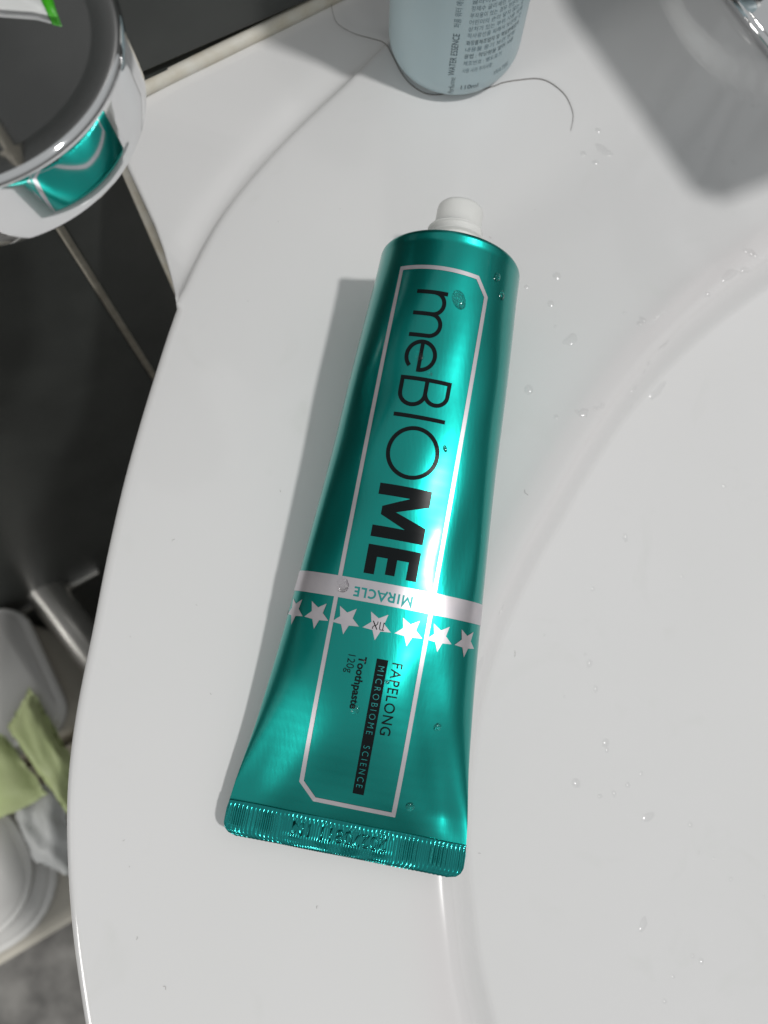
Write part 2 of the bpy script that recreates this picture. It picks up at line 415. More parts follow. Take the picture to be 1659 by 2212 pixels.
ring = [i for i in range(N1+1)]+[j*(N1+1)+N1 for j in range(1, N2+1)]+[N2*(N1+1)+i for i in range(N1-1, -1, -1)]+[j*(N1+1) for j in range(N2-1, 0, -1)]
for a, b in zip(ring, ring[1:]+ring[:1]): F.append((a, b, b+n0, a+n0))
seal = mesh('crimped_seal', V, F, TEALC, tube)

# flat artwork -> surface
def decal(name, polys, m, parent, off=.09, sv=1.6, sw=.9, to=tube_pt, base=None):
    """polys: (verts2d, faces) in surface coordinates (v, w)"""
    bm = bmesh.new()
    vs2, fs = polys
    bv = [bm.verts.new((x, y, 0)) for x, y in vs2]
    for f in fs:
        try: bm.faces.new([bv[i] for i in f])
        except ValueError: pass
    xs = [q[0] for q in vs2]; ys = [q[1] for q in vs2]
    for ax, lo, hi, st in ((0, min(xs), max(xs), sv), (1, min(ys), max(ys), sw)):
        k = math.floor(lo/st)+1
        while k*st < hi:
            co = [0, 0, 0]; no = [0, 0, 0]; co[ax] = k*st; no[ax] = 1
            bmesh.ops.bisect_plane(bm, geom=bm.verts[:]+bm.edges[:]+bm.faces[:], plane_co=co, plane_no=no, dist=1e-5)
            k += 1
    for q in bm.verts:
        p = to(q.co.x, q.co.y, off); q.co = Vector(p)*MM
    bm.normal_update()
    me = bpy.data.meshes.new(name); bm.to_mesh(me); bm.free(); me.materials.append(m)
    # make the faces look away from the surface
    me.polygons.foreach_set('use_smooth', [True]*len(me.polygons))
    o = bpy.data.objects.new(name, me); COL.objects.link(o); o.parent = parent
    return o
def text2d(s, weight=0., spacing=1.):
    cu = bpy.data.curves.new('t', 'FONT'); cu.body = s; cu.size = 1; cu.dimensions = '2D'; cu.fill_mode = 'BOTH'
    cu.offset = weight; cu.space_character = spacing; cu.resolution_u = 6
    o = bpy.data.objects.new('t', cu); COL.objects.link(o)
    bpy.context.view_layer.update()
    dg = bpy.context.evaluated_depsgraph_get(); me = o.evaluated_get(dg).to_mesh()
    vs = [(q.co.x, q.co.y) for q in me.vertices]; fs = [tuple(p.vertices) for p in me.polygons]
    o.evaluated_get(dg).to_mesh_clear(); bpy.data.objects.remove(o); bpy.data.curves.remove(cu)
    return vs, fs
CAP = max(q[1] for q in text2d('H')[0])
def fit(txt, weight, spacing, fx, fy):
    """fx maps 0..1 along the line of text, fy maps 0..1 from baseline to cap height"""
    vs, fs = text2d(txt, weight, spacing)
    x0 = min(q[0] for q in vs); x1 = max(q[0] for q in vs)
    return [((x-x0)/(x1-x0), y/CAP) for x, y in vs], fs, fx, fy
def tube_text(name, txt, v0, v1, w0, w1, m, weight=0., spacing=1., off=.12, parent=None, flip=False):
    vs, fs, _, _ = fit(txt, weight, spacing, 0, 0)
    if not flip: P = [(v0+(v1-v0)*x, w0+(w1-w0)*y) for x, y in vs]
    else: P = [(v0+(v1-v0)*y, w0+(w1-w0)*x) for x, y in vs]
    return decal(name, (P, fs), m, parent or tube, off, 1.6, 1.2)
class Art:
    def __init__(s): s.v = []; s.f = []
    def poly(s, pts): n = len(s.v); s.v += pts; s.f.append(tuple(range(n, n+len(pts)))); return s
    def stroke(s, pts, t, closed=False):
        P = [np.array(p, float) for p in pts]; N = len(P); L, Rr = [], []
        for i in range(N):
            a = P[i-1] if (i > 0 or closed) else None; b = P[(i+1) % N] if (i < N-1 or closed) else None
            d1 = (P[i]-a)/np.linalg.norm(P[i]-a) if a is not None else None
            d2 = (b-P[i])/np.linalg.norm(b-P[i]) if b is not None else None
            if d1 is None: d1 = d2
            if d2 is None: d2 = d1
            n1 = np.array([-d1[1], d1[0]]); n2 = np.array([-d2[1], d2[0]]); n = n1+n2; n /= np.linalg.norm(n); k = t/2/max(.3, n@n1)
            L.append(tuple(P[i]+n*k)); Rr.append(tuple(P[i]-n*k))
        for i in range(N if closed else N-1):
            j = (i+1) % N; s.poly([L[i], L[j], Rr[j], Rr[i]])
        return s
    def out(s, fn=None): return ([fn(*p) for p in s.v] if fn else s.v, s.f)
def arc(cx, cy, rx, ry, a0, a1, n=28): return [(cx+rx*math.cos(math.radians(a0+(a1-a0)*i/n)), cy+ry*math.sin(math.radians(a0+(a1-a0)*i/n))) for i in range(n+1)]

# silver frame, band, stars
fr = Art().stroke([(135.9, -12.75), (135.7, 7.3), (131.6, 10.5), (4.0, 10.45), (4.0, -8.8), (7.8, -12.55)], 1.05, True)
decal('printed_frame', fr.out(), SILVER, tube, .08)
bd = Art().poly([(51.9, -44), (57.0, -44), (57.0, 44), (51.9, 44)])
decal('silver_band', bd.out(), SILVER, tube, .10, 1.6, .8)
for k in range(-4, 4):
    cw = -1.5+7.62*k+(0 if k != -3 else .3); R1, R2 = 3.55, 1.62
    pts = [(47.05-(R1 if i % 2 == 0 else R2)*math.cos(math.pi*i/5), cw+(R1 if i % 2 == 0 else R2)*math.sin(math.pi*i/5)) for i in range(10)]
    ar = Art()
    n = len(ar.v); ar.v = [(47.05, cw)]+pts; ar.f = [(0, 1+i, 1+(i+1) % 10) for i in range(10)]
    decal('star', ar.out(), SILVER, tube, .10, 1.6, .8)
hb = Art().stroke([(.1, .1), (.38, .1), (.42, 1.75)], .2); hb.stroke([(.1, 1.8), (1.0, 1.8), (1.2, 1.55), (1.2, 0)], .2)
hb.stroke([(1.75, 1.9), (2.95, 0)], .24); hb.stroke([(2.85, 1.9), (2.78, 1.35), (2.35, .95)], .18); hb.stroke([(1.8, 0), (1.85, .65), (2.25, 1.05)], .18)
decal('hebrew_letters', hb.out(lambda x, y: (47.9-y, .3-x)), INK, tube, .14, 1.6, 1.2)
def band_text():
    a = Art(); t = .46; q = t/2; Hh = 2.35
    def at_(x0): return lambda p: [(x0+u, y) for u, y in p]
    f = at_(0); a.stroke(f([(q, 0), (q, Hh-.05), (1.25, .55), (2.5-q, Hh-.05), (2.5-q, 0)]), t)
    f = at_(3.1); a.stroke(f([(q, 0), (q, Hh)]), t)
    f = at_(4.15); a.stroke(f([(q, 0), (q, Hh-q), (.95, Hh-q)]+arc(.95, Hh-q-.53, .55, .53, 90, -90, 8)[1:]+[(q, Hh-q-1.06)]), t); a.stroke(f([(.85, 1.05), (1.6, 0)]), t)
    f = at_(6.15); a.stroke(f([(0, 0), (1.12, Hh-.1), (2.24, 0)]), t); a.stroke(f([(.5, .62), (1.74, .62)]), t*.8)
    f = at_(8.75); a.stroke(f(arc(1.15, Hh/2, .95, Hh/2-q, 48, 312, 20)), t)
    f = at_(11.05); a.stroke(f([(q, Hh), (q, q), (1.35, q)]), t)
    f = at_(12.75); a.stroke(f([(1.35, Hh-q), (q, Hh-q), (q, q), (1.35, q)]), t); a.stroke(f([(q, Hh/2), (1.2, Hh/2)]), t)
    return a.out(lambda x, y: (55.1-y, 5.6-x))
decal('band_lettering', band_text(), TINK, tube, .14, 1.6, 1.2)
# brand name: thin geometric capitals drawn as strokes; X along the line (mm), Y from the baseline (mm)
TT = 1.0; CH = 12.7; XH = 7.8
def place(x0): return lambda x, y: (x0-x, -7.1+y)
g = Art(); h = TT/2
g.stroke([(h, 0), (h, XH)], TT)
g.stroke([(6.05, 0), (6.05, XH-3.1)]+arc(3.3, XH-3.1, 2.75, 2.6, 0, 180, 22)[1:], TT)
g.stroke([(11.6, 0), (11.6, XH-3.1)]+arc(8.85, XH-3.1, 2.75, 2.6, 0, 180, 22)[1:], TT)
decal('letter', g.out(place(129.9)), INK, tube, .09, 1.6, .9)
g = Art().stroke(arc(4.1, 3.9, 3.62, 3.4, 322, 0, 1)[:0]+arc(4.1, 3.9, 3.62, 3.5, 0, 318, 44), TT); g.stroke([(.5, 3.9), (8.2, 3.9)], TT*.95)
decal('letter', g.out(place(117.2)), INK, tube, .09, 1.6, .9)
g = Art().stroke([(h, h), (h, CH-h), (3.7, CH-h)]+arc(3.7, CH-h-2.75, 2.7, 2.75, 90, -90, 18)[1:]+[(h*2, CH-h-5.5)], TT)
g.stroke([(3.9, CH-h-5.5)]+arc(4.1, h+3.12, 3.0, 3.1, 90, -90, 18)[1:]+[(0, h)], TT)
decal('letter', g.out(place(107.8)), INK, tube, .09, 1.6, .9)
g = Art().stroke([(h, 0), (h, CH)], TT); decal('letter', g.out(place(98.3)), INK, tube, .09, 1.6, .9)
g = Art().stroke(arc(6.6, CH/2, 6.1, CH/2-.35, 0, 360, 60)[:-1], TT, True); decal('letter', g.out(place(95.5)), INK, tube, .09, 1.6, .9)
bw = 2.75
g = Art()
g.poly([(0, 0), (bw, 0), (bw, CH), (0, CH)]); g.poly([(13-bw, 0), (13, 0), (13, CH), (13-bw, CH)])
g.poly([(bw, CH), (bw, CH-4.9), (5.5, 1.5), (6.5, 5.0), (3.9, CH)]); g.poly([(13-bw, CH), (9.1, CH), (6.5, 5.0), (7.5, 1.5), (13-bw, CH-4.9)]); g.poly([(5.5, 1.5), (7.5, 1.5), (6.5, 5.0)])
decal('letter', g.out(place(80.5)), INK, tube, .09, 1.6, .9)
g = Art().poly([(0, 0), (bw, 0), (bw, CH), (0, CH)])
for y0, y1, xe in ((0, 2.5, 7.0), (5.1, 7.4, 6.6), (CH-2.5, CH, 7.0)): g.poly([(bw, y0), (xe, y0), (xe, y1), (bw, y1)])
decal('letter', g.out(place(65.6)), INK, tube, .09, 1.6, .9)
# small print
tube_text('maker_lettering', 'FAPELONG', 39.2, 22.4, 3.6, 6.05, INK, .003, 1.12)
decal('black_bar', Art().poly([(39.5, -.2), (39.5, 2.5), (7.35, 2.6), (7.35, -.1)]).out(), INK, tube, .085)
tube_text('bar_lettering', 'MICROBIOME  SCIENCE', 37.9, 9.0, .45, 1.95, TINK, -.014, 1.5, .12)
tube_text('product_lettering', 'Toothpaste', 39.3, 27.1, -4.35, -2.6, INK, .026, 1.0)
tube_text('weight_lettering', '120g', 39.2, 35.0, -6.95, -5.2, INK, -.006, 1.0)
# date code pressed into the seal (upside down, like the band)
def seal_pt(v, x, off=0.): return tuple(Vector(T_C0)+TA*v+TE*x+TM*(.45+off+.10*math.sin(x*.35+v*.3)))
vs, fs, _, _ = fit('20270811 1M', .012, 1.02, 0, 0)
P = [(-2.2-2.9*y, 10.2-23.0*x) for x, y in vs]
code = decal('date_code', (P, fs), TEALC, seal, .16, 9, 9, seal_pt)
sm = code.modifiers.new('thickness', 'SOLIDIFY'); sm.thickness = .14*MM; sm.offset = 0
# shoulder and threaded nozzle
v_, f_ = lathe([(16.4, 1.2), (15.5, 1.6), (8.2, 3.2), (7.6, 3.6), (7.0, 4.2)], T_C1, TA, 72); mesh('shoulder', v_, f_, NOZ, tube)
prof = []; 
n = 72; V = []
rows = 60
for j in range(rows+1):
    t = j/rows; hgt = 3.0+8.6*t
    for k in range(n):
        ph = 2*math.pi*k/n
        x = (hgt-3.6)/2.7-k/n                      # helical thread
        fz = abs((x % 1)-.5)*2
        r = 6.95+1.1*sstep(.5, .9, fz)*sstep(0, .1, t)*(1-sstep(.93, 1, t)*.6)
        V.append(tuple(Vector(T_C1)+TA*hgt+TE*r*math.sin(ph)+TM*r*math.cos(ph)))
for r, hgt in ((7.2, 11.8), (6.7, 12.0), (6.5, 12.4), (6.45, 14), (6.4, 17.6), (6.25, 18.2), (5.9, 18.6), (5.2, 18.75), (4.4, 18.75), (4.2, 18.4), (4.0, 12)):
    for k in range(n):
        ph = 2*math.pi*k/n; V.append(tuple(Vector(T_C1)+TA*hgt+TE*r*math.sin(ph)+TM*r*math.cos(ph)))
mesh('nozzle', V, grid_faces(rows+12, n, wrap_v=True), NOZ, tube)

# ------------------------------------------------------------------ the blue bottle
BX, BY, BR = 28., 208.8, 21.
bottle = empty('bottle', 'pale blue frosted bottle with small grey print standing behind the tube', 'bottle')
pr_ = [(0, .6), (11, .6), (12.6, 0), (14.2, .15)]
pr_ += [(14.2+6.8*math.sin(a), .15+9.0*(1-math.cos(a))) for a in [math.pi/2*k/12 for k in range(1, 13)]]
pr_ += [(21, 30), (21, 60), (21, 96), (20.4, 102), (18.4, 107), (14, 110.5), (10, 112), (10, 118)]
v_, f_ = lathe(pr_, (BX, BY, 0), n=96); mesh('bottle_shell', v_, f_, BLUE, bottle)
v_, f_ = lathe([(0, 138), (11, 138), (12.2, 137), (12.4, 118), (12.2, 113.5), (9, 113.5)], (BX, BY, 0), n=64); mesh('cap', v_, f_, NOZ, bottle)
def bot_pt(deg, z, off=0.):
    r = BR if z > 9.15 else 14.2+6.8*math.sin(math.acos(max(-1, min(1, 1-(z-.15)/9.0))))
    a = math.radians(deg); return (BX+(r+off)*math.cos(a), BY+(r+off)*math.sin(a), z)
def bottle_text(name, txt, a0, a1, z0, z1, m, weight=0., vertical=False):
    vs, fs, _, _ = fit(txt, weight, 1, 0, 0)
    if vertical: P = [(a0+(a1-a0)*y, z0+(z1-z0)*x) for x, y in vs]
    else: P = [(a0+(a1-a0)*x, z0+(z1-z0)*y) for x, y in vs]
    return decal(name, (P, fs), m, bottle, .05, 4, 4, bot_pt)
bottle_text('name_lettering', 'WATER ESSENCE', -93.6, -98.8, 12.4, 27.2, BINK, .0, True)
bottle_text('script_lettering', 'Perfume', -92.4, -97.2, 4.6, 11.7, BINK, -.01, True)
bottle_text('volume_lettering', '110ml', -86.6, -71.4, 6.9, 8.6, BINK, .006)
ROWS = [(13.6, 26, '사용 시의 주의사항', BINK2), (16.3, 34, '제조번호 : 별도표기', BINK2), (18.8, 46, '용법 : 적당량을 덜어 사용', BINK), (21.2, 46, '내용물 용기 보관 방법', BINK2), (23.5, 50, '화장품제조업자 및 책임판매업자', BINK), (26.0, 50, '직사광선을 피해서 보관할 것', BINK2), (28.2, 50, '상처가 있는 부위 사용 자제', BINK2), (30.4, 50, '어린이의 손이 닿지 않는 곳', BINK2), (32.6, 50, '부작용이 있는 경우 전문의 상담', BINK2), (34.8, 50, '정제수 글리세린 향료 부틸렌', BINK2), (37, 50, '글라이콜 다이프로필렌', BINK2)]
KV, KF = text2d(chr(10).join(['퍼퓸 워터 에센스']+[r_[2] for r_ in ROWS]), -.004)
KL = [[] for _ in range(len(ROWS)+1)]
for f_ in KF:
    k_ = int(round(-sum(KV[i][1] for i in f_)/len(f_)+.36)); KL[max(0, min(len(ROWS), k_))].append(f_)
def krow(name, k_, fx, m):
    ids = sorted({i for f_ in KL[k_] for i in f_}); mp = {a: b for b, a in enumerate(ids)}
    x0 = min(KV[i][0] for i in ids); x1 = max(KV[i][0] for i in ids)
    decal(name, ([fx((KV[i][0]-x0)/(x1-x0), (KV[i][1]+k_)/CAP) for i in ids], [tuple(mp[i] for i in f_) for f_ in KL[k_]]), m, bottle, .05, 4, 4, bot_pt)
krow('side_lettering', 0, lambda x, y: (-94.4-4.2*y, 29.3+11.2*x), BINK2)
for k_, (z, sp, _s, m) in enumerate(ROWS): krow('small_print', k_+1, lambda x, y: (-87.6+sp*x, z+1.25*y), m)
bottle_text('maker_script', 'WATER', -58, -41, 9.3, 11.2, BINK2, -.012)

# ------------------------------------------------------------------ chrome drum on the wall
drum = empty('wall_bracket', 'round polished chrome bracket head reaching out from the dark tiled wall', 'bracket')
DX, DY, DZ, DS = -73.3, 112.7, 95.4, .877
dp = [(0, 62.5), (33, 62.5), (34.6, 62.9), (35.2, 64)]+[(35.2, 68), (35.2, 73), (35.2, 78)]
dp += [(33.6+1.6*math.cos(a), 79.2+1.6*math.sin(a)) for a in [math.pi/2*k/8 for k in range(0, 9)]]
dp += [(32.9, 80.8), (29.6, 80.68), (29.2, 80.55), (28.6, 80.52), (18, 80.6), (8, 80.62), (.1, 80.62)]
dp = [(r*DS, DZ+(z-81)*DS) for r, z in dp]
v_, f_ = lathe(dp, (DX, DY, 0), n=128); mesh('drum', v_, f_, CHROME, drum)
dw = (Vector((DX, DY, 0))-WO).dot(WN)
v_, f_ = lathe([(0, 0), (4.5, 0), (4.5, dw-8), (20, dw-7.2), (21, dw-6), (21, dw-.3)], (DX, DY, DZ-6.2), -WN, n=48)
arm_o = mesh('arm', v_, f_, CHROME, drum)
pk = empty('overlay', 'white packet with a bright green corner lying on top of the chrome bracket head', 'overlay')  # thin white and green pieces laid flat on the bracket top
# ------------------------------------------------------------------ the tap
tap = empty('tap', 'chrome basin tap with a flat spout at the back edge of the basin', 'tap')
def prism(name, pts, z0, z1, m, parent, bev=2., rim=False):
    bm = bmesh.new(); a = [bm.verts.new((x, y, z0)) for x, y in pts]; b = [bm.verts.new((x, y, z1)) for x, y in pts]
    bm.faces.new(a[::-1]); bm.faces.new(b)
    for i in range(len(pts)): j = (i+1) % len(pts); bm.faces.new((a[i], a[j], b[j], b[i]))
    bmesh.ops.recalc_face_normals(bm, faces=bm.faces[:])
    ed = [e for e in bm.edges if not rim or abs(e.verts[0].co.z-e.verts[1].co.z) < .01]
    bmesh.ops.bevel(bm, geom=ed, offset=bev, segments=3, affect='EDGES')
    for q in bm.verts: q.co *= MM
    me = bpy.data.meshes.new(name); bm.to_mesh(me); bm.free(); me.materials.append(m)
    me.polygons.foreach_set('use_smooth', [True]*len(me.polygons))
    o = bpy.data.objects.new(name, me); COL.objects.link(o); o.parent = parent; return o
prism('sheet', [(-69.7, 127.2), (-68.8, 119.8), (-63.9, 119.4), (-58.3, 119.0), (-55.6, 118.2), (-57.1, 121.3), (-59.2, 127.4)][::-1], DZ+.02, DZ+.7, PAPER, pk, .12)
prism('green_corner', [(-59.1, 127.4), (-57.0, 121.3), (-55.5, 118.1), (-53.8, 117.7), (-55.2, 121.3), (-57.2, 127.4)][::-1], DZ+.02, DZ+.8, GREEN2, pk, .12)
prism('base_plate', [(114.5, 234), (133, 197.5), (170, 214), (176, 262), (118, 268)], 3.6, 8.6, CHROME, tap, 1.2)
prism('spout', [(123.9, 199), (161, 125.4), (200, 142), (180, 262), (118, 262)], 116, 128, CHROME, tap, 4.)
v_, f_ = lathe([(30, 8), (30, 10), (26, 11), (25, 13), (25, 128), (24, 132), (20, 134), (0, 134.5)], (146, 256, 0), n=64); mesh('tap_body', v_, f_, CHROME, tap)
prism('lever', [(136, 262), (150, 214), (168, 218), (158, 262)], 135, 143, CHROME, tap, 2.)

# ------------------------------------------------------------------ under the basin
dr = empty('drain_pipe', 'chrome drain pipe and thin metal wall plate on the tiled wall under the basin', 'pipe')
FP = Vector((-250, 96.5, -410))
mt = WB.copy(); mt.translation = FP+WN*3.2
box('wall_plate', mt, (76, 5, 5), PIPECH, dr, 1)
v_, f_ = lathe([(14.5, -4), (14.5, 40), (14.5, 80), (15.5, 82), (15.5, 160), (14, 162), (14, 260)], Vector((-250.5, 93, -400)), (.645, -.764, 0), n=48); mesh('pipe', v_, f_, PIPECH, dr)
# toilet: cistern against the wall, seat in front
toi = empty('toilet', 'white toilet with cistern and rounded seat, low beside the basin', 'toilet')
RZ = math.atan2(WD.y, WD.x)
def slab(name, cx, cy, z0, z1, sx, sy, r, m, parent, rz=RZ, bev=6):
    """rounded-rectangle slab, right front corner region visible"""
    pts = []
    for qx, qy, a0 in ((1, 1, 0), (-1, 1, 90), (-1, -1, 180), (1, -1, 270)):
        for k in range(9):
            a = math.radians(a0+90*k/8); pts.append((qx*(sx/2-r)+r*math.cos(a), qy*(sy/2-r)+r*math.sin(a)))
    c, s = math.cos(rz), math.sin(rz)
    return prism(name, [(cx+x*c-y*s, cy+x*s+y*c) for x, y in pts], z0, z1, m, parent, bev, True)
def frm(corner, dx, dy): return Vector(corner)+WD.xy*dx-WN.xy*dy     # steps along / towards the wall
def wslab(name, s0, s1, n0, n1, z0, z1, r, m, bev):      # extents along the wall and out of it
    c = WD.xy*((s0+s1)/2)+WN.xy*((n0+n1)/2); slab(name, c.x, c.y, z0, z1, s1-s0, n1-n0, r, m, toi, RZ, bev)
wslab('cistern', -500, -197, -203, -108, -700, -396, 20, PORC2, 3)
wslab('cistern_lid', -508, -188, -205, -100, -394, -374, 22, PORC, 5)
wslab('seat', -600, -248, -95, 14, -425, -406, 50, PORC, 5)
wslab('seat_lid', -590, -258, -93, 2, -404, -392, 42, PORC, 4)
wslab('pedestal', -640, -176, -98, 22, -800, -440, 26, PORC2, 6)
# crumpled packets on the cistern
def crumple(name, corners, z, thick, m, seed, parent=None, amp=4):
    rnd = random.Random(seed); n = 14; A, B, C_, D = [Vector((*p, z)) for p in corners]; V = []
    ph = [rnd.uniform(0, 6) for _ in range(6)]
    for lay in (1, 0):
        for i in range(n+1):
            for j in range(n+1):
                s, t = i/n, j/n; p = (A*(1-s)+B*s)*(1-t)+(D*(1-s)+C_*s)*t
                e = min(1, 6*min(s, 1-s, t, 1-t))
                wv = amp*(abs(math.sin(5*s+ph[0]+2*t))+.6*abs(math.sin(7*t-4*s+ph[1]))+.3*math.sin(13*s+ph[2])-.8)
                p = p+Vector((rnd.uniform(-1, 1), rnd.uniform(-1, 1), (wv+thick*e) if lay else wv*.25)); V.append(tuple(p))
    F = grid_faces(n+1, n+1); k = (n+1)**2
    F += [tuple(a+k for a in f[::-1]) for f in F]
    rg = list(range(n+1))+[j*(n+1)+n for j in range(1, n+1)]+[n*(n+1)+i for i in range(n-1, -1, -1)]+[j*(n+1) for j in range(n-1, 0, -1)]
    rg = [i for i in range(0, n+1)]+[i*(n+1)+n for i in range(1, n+1)]+[n*(n+1)+j for j in range(n-1, -1, -1)]+[i*(n+1) for i in range(n-1, 0, -1)]
    for a, b in zip(rg, rg[1:]+rg[:1]): F.append((b, a, a+k, b+k))
    return mesh(name, V, F, m, parent)
tag(crumple('wrapper', [(-241, 19), (-205, -32), (-202, -70), (-254, -8)], -366, 9, GREEN, 3, amp=1.4), 'pale green folded plastic wrapper nearest the basin edge, on the toilet cistern', 'wrapper', 'green wrappers on the toilet')
tag(crumple('wrapper', [(-310, 10), (-257, -16), (-224, -54), (-290, -86)], -374, 7, GREEN, 8, amp=1.4), 'larger pale green plastic wrapper at the left picture edge, on the toilet', 'wrapper', 'green wrappers on the toilet')
tag(crumple('tissue', [(-262, -56), (-224, -46), (-210, -112), (-240, -100)], -398, 6, PAPER, 5, amp=3), 'crumpled white tissue below the green wrappers on the toilet', 'tissue')

# ------------------------------------------------------------------ hairs
def deck(x, y, d=.14): return (x, y, top_z(x, y)+d)
hp = [(-11.9, 229.9), (-11.3, 225.1), (-9.5, 220), (-4.1, 216.1), (1.2, 214.3), (6.0, 212.2), (8.6, 207), (11.2, 200.8), (14.6, 195.8), (20, 192.4), (28, 193.0), (36, 194.2), (41, 195.8), (44, 197.2), (48.8, 198.3), (55.2, 199), (59.6, 197.4), (63.9, 192.9), (65.8, 187.5), (66, 183.8), (64.9, 179)]
path = crom([(x, y, (top_z(x, y)+.16 if x > 4 else .1)) for x, y in hp], 8)
v_, f_ = pipe(path, .13, 6, True)
tag(mesh('hair_strand', v_, f_, HAIR), 'long dark curled hair on the white deck around the foot of the blue bottle', 'hair')
# lint specks
V, F = [], []
lr = random.Random(21)
LSP = [(-45, 28), (-40, 5), (-24, 60), (-52, 46), (-35, 118), (-27, 145), (-8, 150), (42, 17), (29.5, -36), (-12, -45), (-60, -30), (-58, -36), (-55, -52), (38, 140), (52, 150), (-62, 20), (44, 60), (-48, -62)]
for x, y in LSP:
    l = lr.choice((.3, .4, .5, .7, 1.0, 1.8)); a = lr.uniform(0, 6.28); b = lr.uniform(-.9, .9)
    p = crom([deck(x, y, .05), deck(x+l*.5*math.cos(a), y+l*.5*math.sin(a), .08), deck(x+l*math.cos(a+b), y+l*math.sin(a+b), .05)], 4)
    v2, f2 = pipe(p, .035, 5); n0 = len(V); V += v2; F += [tuple(i+n0 for i in f) for f in f2]
ln = mesh('lint', V, F, LINT); tag(ln, 'scattered tiny fibres and specks on the white basin deck', 'lint'); ln['kind'] = 'stuff'

# ------------------------------------------------------------------ water
def dome(seed, n=20, rings=6, hgt=.36):
    rnd = random.Random(seed); a1, a2 = rnd.uniform(0, 6), rnd.uniform(0, 6); V = []
    for j in range(rings+1):
        t = j/rings
        for k in range(n):
            ph = 2*math.pi*k/n; r = (1+.16*math.sin(ph+a1)+.10*math.sin(2*ph+a2))
            q = t**.8
            V.append((r*q*math.cos(ph), r*q*math.sin(ph), hgt*(1-q*q)))
    return V, grid_faces(rings+1, n, wrap_v=True, flip=False)
DM = []
for s in range(6):
    v_, f_ = dome(s, hgt=(.27, .30, .33, .28, .35, .31)[s])
    me = bpy.data.meshes.new('droplet'); me.from_pydata([(a*MM, b*MM, c*MM) for a, b, c in v_], [], f_); me.update()
    me.polygons.foreach_set('use_smooth', [True]*len(me.polygons)); me.materials.append(WATER); DM.append(me)
def droplet(p, nrm, r, i, label, group, m=None, sy=1., rot=0.):
    o = bpy.data.objects.new('droplet', DM[i % 6]); COL.objects.link(o)
    q = Vector((0, 0, 1)).rotation_difference(Vector(nrm).normalized())
    o.location = Vector(p)*MM; o.rotation_mode = 'QUATERNION'; o.rotation_quaternion = q @ Matrix.Rotation(rot, 3, 'Z').to_quaternion()
    o.scale = (r, r*sy, r)
    if m: o.material_slots[0].link = 'OBJECT'; o.material_slots[0].material = m
    tag(o, label, 'droplet', group); return o
def deck_n(x, y, e=.4): return (-(top_z(x+e, y)-top_z(x-e, y))/(2*e), -(top_z(x, y+e)-top_z(x, y-e))/(2*e), 1)
RAYS = [(73.9, 179.4, 1), (68.4, 170.4, 1), (72, 167.6, 1), (107.4, 173.2, .6), (116, 168.1, .9), (125, 189.7, .8), (57.3, 127.4, 1.3), (116, 136.3, .9), (117.4, 135.6, 1.1), (118.6, 134.9, .8), (114.1, 129.3, 1.2), (115.6, 129.6, .7), (47.7, 123.5, .7), (54.8, 118, 1.1), (55.8, 110.3, .6), (76.6, 114.9, .6), (82.1, 112.6, 1), (81.0, 111.4, .9), (82.3, 98.4, .8), (81, 96, .6), (47, 90.1, 1.4), (65.6, 84.2, .7), (66.7, 84.6, .6), (67.9, 85.1, .8), (60.4, 83.4, .6), (54.2, 81.6, .8), (102.6, 121.4, .9), (100.4, 61.1, .8), (71.1, 46.5, 1.2), (61.1, 32.2, .8), (85.7, 35.6, .6), (47.2, 19.9, .5), (58.6, 12.4, 1.2), (59.8, 5.9, 1), (57.6, 14.7, .5), (51.4, 4, .5), (61.3, -7.6, 1.4), (61.6, -9.4, .8), (53.1, -17.6, 1.5), (58.9, -20.6, .8), (62.6, -20.1, .9), (66.2, -18, .9), (69.8, -15.3, .8), (81.1, -27.5, 1), (82.7, -34, .6), (86.2, -35.5, .6), (90.1, -40.1, .7), (97.7, -44.3, .7), (80.7, -58.3, .9), (78.7, -57.1, .6), (70.9, -66.6, .7), (73.5, -61.4, .6)]
for i, (x, y, r) in enumerate(RAYS):
    # rays given on the deck plane: slide along the sight line down to the real surface
    s = 1.
    for _ in range(30):
        s = (205-top_z(x*s, y*s))/205
    X, Y = x*s, y*s; inb = math.hypot(X-BC[0], Y-BC[1]) < at(RB, math.degrees(math.atan2(Y-BC[1], X-BC[0])))
    if inb:
        gp = 'droplets inside the bowl'
        if Y > 110: lb = 'tiny water droplet in the bowl, high by the right picture edge'
        elif Y > 25: lb = 'tiny water droplet in the bowl, level with the brand name on the tube'
        elif Y > 0: lb = 'tiny water droplet in the bowl, level with the silver band and stars'
        elif Y > -26: lb = 'water droplet in the bowl right of the tube, level with its small print'
        elif Y > -46: lb = 'tiny water droplet in the bowl, level with the crimped end of the tube'
        else: lb = 'tiny water droplet in the bowl near the bottom edge of the picture'
        if r >= 1.4: lb = 'bright large droplet in the bowl, '+('upper' if Y > -12 else 'lower')+' of the two beside the lower tube'
    elif y > 150:
        gp = 'droplets by the hair'; lb = 'tiny water droplet just below the tip of the hair on the white deck' if x < 90 else 'tiny water droplet in the shadow of the tap on the white deck'
    else:
        gp = 'droplets beside the tube'
        if r >= 1.4: lb = 'largest droplet on the deck close to the right side of the tube'
        elif x < 62 and y > 100: lb = 'tiny water droplet on the deck right of the tube shoulder'
        elif x < 72: lb = 'tiny water droplet on the deck right of the letters B and O'
        elif x < 92: lb = 'tiny water droplet on the deck close to the bowl edge, upper right of the tube'
        else: lb = 'tiny water droplet in the cluster on the bowl edge at the right picture edge'
    droplet((X, Y, top_z(X, Y)-.02), deck_n(X, Y), r*1.15, i, lb, gp, None, .8, i*1.3)
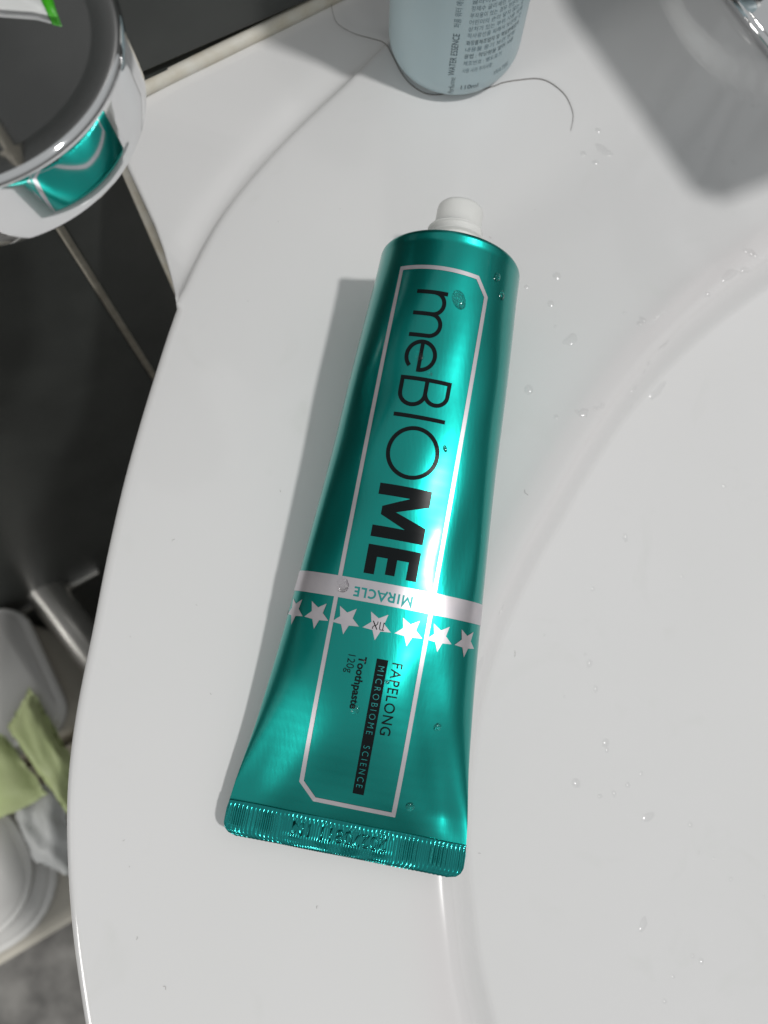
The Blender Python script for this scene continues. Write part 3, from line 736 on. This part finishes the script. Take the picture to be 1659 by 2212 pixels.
for x, y, r, rot, lb in ((88, 105, 2.7, .80, 'long bright water streak lying along the bowl edge, upper right'), (79, 92.5, 1.6, .85, 'shorter water streak along the bowl edge below the long one'), (36.5, 27, 1.8, 1.1, 'small water streak on the bowl edge beside the silver band')):
    droplet((x, y, top_z(x, y)-.02), deck_n(x, y), r, 3, lb, 'water streaks on the bowl edge', None, .2, rot)
def puddle(x, y, r, sy, rot, seed, lb):
    rnd = random.Random(seed); n = 64; ph = [rnd.uniform(0, 6) for _ in range(4)]; V = []
    QQ = [0, .3, .55, .72, .82, .89, .94, .975, 1.0]
    for q in QQ:
        for k in range(n):
            a = 2*math.pi*k/n; rr = r*(1+.16*math.sin(2*a+ph[0])+.09*math.sin(3*a+ph[1])+.05*math.sin(5*a+ph[2]))*q
            u, v = rr*math.cos(a), rr*math.sin(a)*sy; X, Y = x+u*math.cos(rot)-v*math.sin(rot), y+u*math.sin(rot)+v*math.cos(rot)
            V.append((X, Y, top_z(X, Y)-.02+.30*(1-q**4)))
    tag(mesh('water_patch', V, grid_faces(len(QQ), n, wrap_v=True), WATER), lb, 'water', 'thin water patches')
puddle(60, 106, 2.2, .8, .4, 1, 'thin clear water patch on the deck right of the tube shoulder')
puddle(62, 83, 1.8, .7, .2, 2, 'thin water patch on the deck level with the letter O')
puddle(75, 172, 2.8, .6, 2.4, 3, 'thin water patch below the tip of the hair')
puddle(90, 96, 3.6, .35, .8, 4, 'narrow water patch running along the upper bowl edge')
puddle(110, 128, 3.2, .4, .75, 5, 'narrow water patch on the bowl edge at the right picture edge')
puddle(83, -30, 2.0, .7, .4, 7, 'thin water patch in the bowl right of the crimped tube end')
puddle(78, -58, 1.9, .7, 1.0, 8, 'thin water patch in the bowl at the bottom of the picture')
puddle(30, 12, 2.6, .35, 1.2, 9, 'narrow water patch on the bowl edge beside the stars')
def tube_n(v, w):
    a, b, c = (Vector(tube_pt(v, w)), Vector(tube_pt(v+.5, w)), Vector(tube_pt(v, w+.5))); n = (c-a).cross(b-a).normalized()
    return n if n.z > 0 else -n
TD = [(128.6, 3.9, 1.75, 1.35, .5, 'large clear water droplet beside the letter m on the teal tube'),
      (137.9, 12.9, 1.3, .8, 1.2, 'faint water droplet near the shoulder edge, right of the frame corner on the tube'),
      (134.3, 15.5, 1.0, 1.3, .4, 'clear droplet below the faint one at the right shoulder of the tube'),
      (109.1, -.1, .6, 1., .2, 'tiny droplet between the letters e and B on the tube'),
      (113, -3.4, 1.2, 1., .2, 'flat droplet inside the letter e on the tube'),
      (54.7, -11.4, 2.1, .75, 1.5, 'long water droplet on the silver band left of its lettering'),
      (26.9, -2.9, 1.05, 1., .2, 'droplet at the end of the bold product word on the tube'),
      (34.6, 3.1, .55, 1., .2, 'tiny droplet between the black bar and the maker name on the tube'),
      (26.2, 17.1, .95, 1., .2, 'round droplet right of the frame on the lower part of the tube'),
      (6.9, 14.0, 1.2, .9, .2, 'flat droplet by the lower right corner of the frame on the tube'),
      (91.5, 6.9, .55, 1.5, .2, 'small droplet above the letter O on the tube')]
for i, (v, w_, r, sy, rot, lb) in enumerate(TD):
    droplet(tube_pt(v, w_, .03), tube_n(v, w_), r, i+2, lb, 'droplets on the tube', DROP, sy, rot)
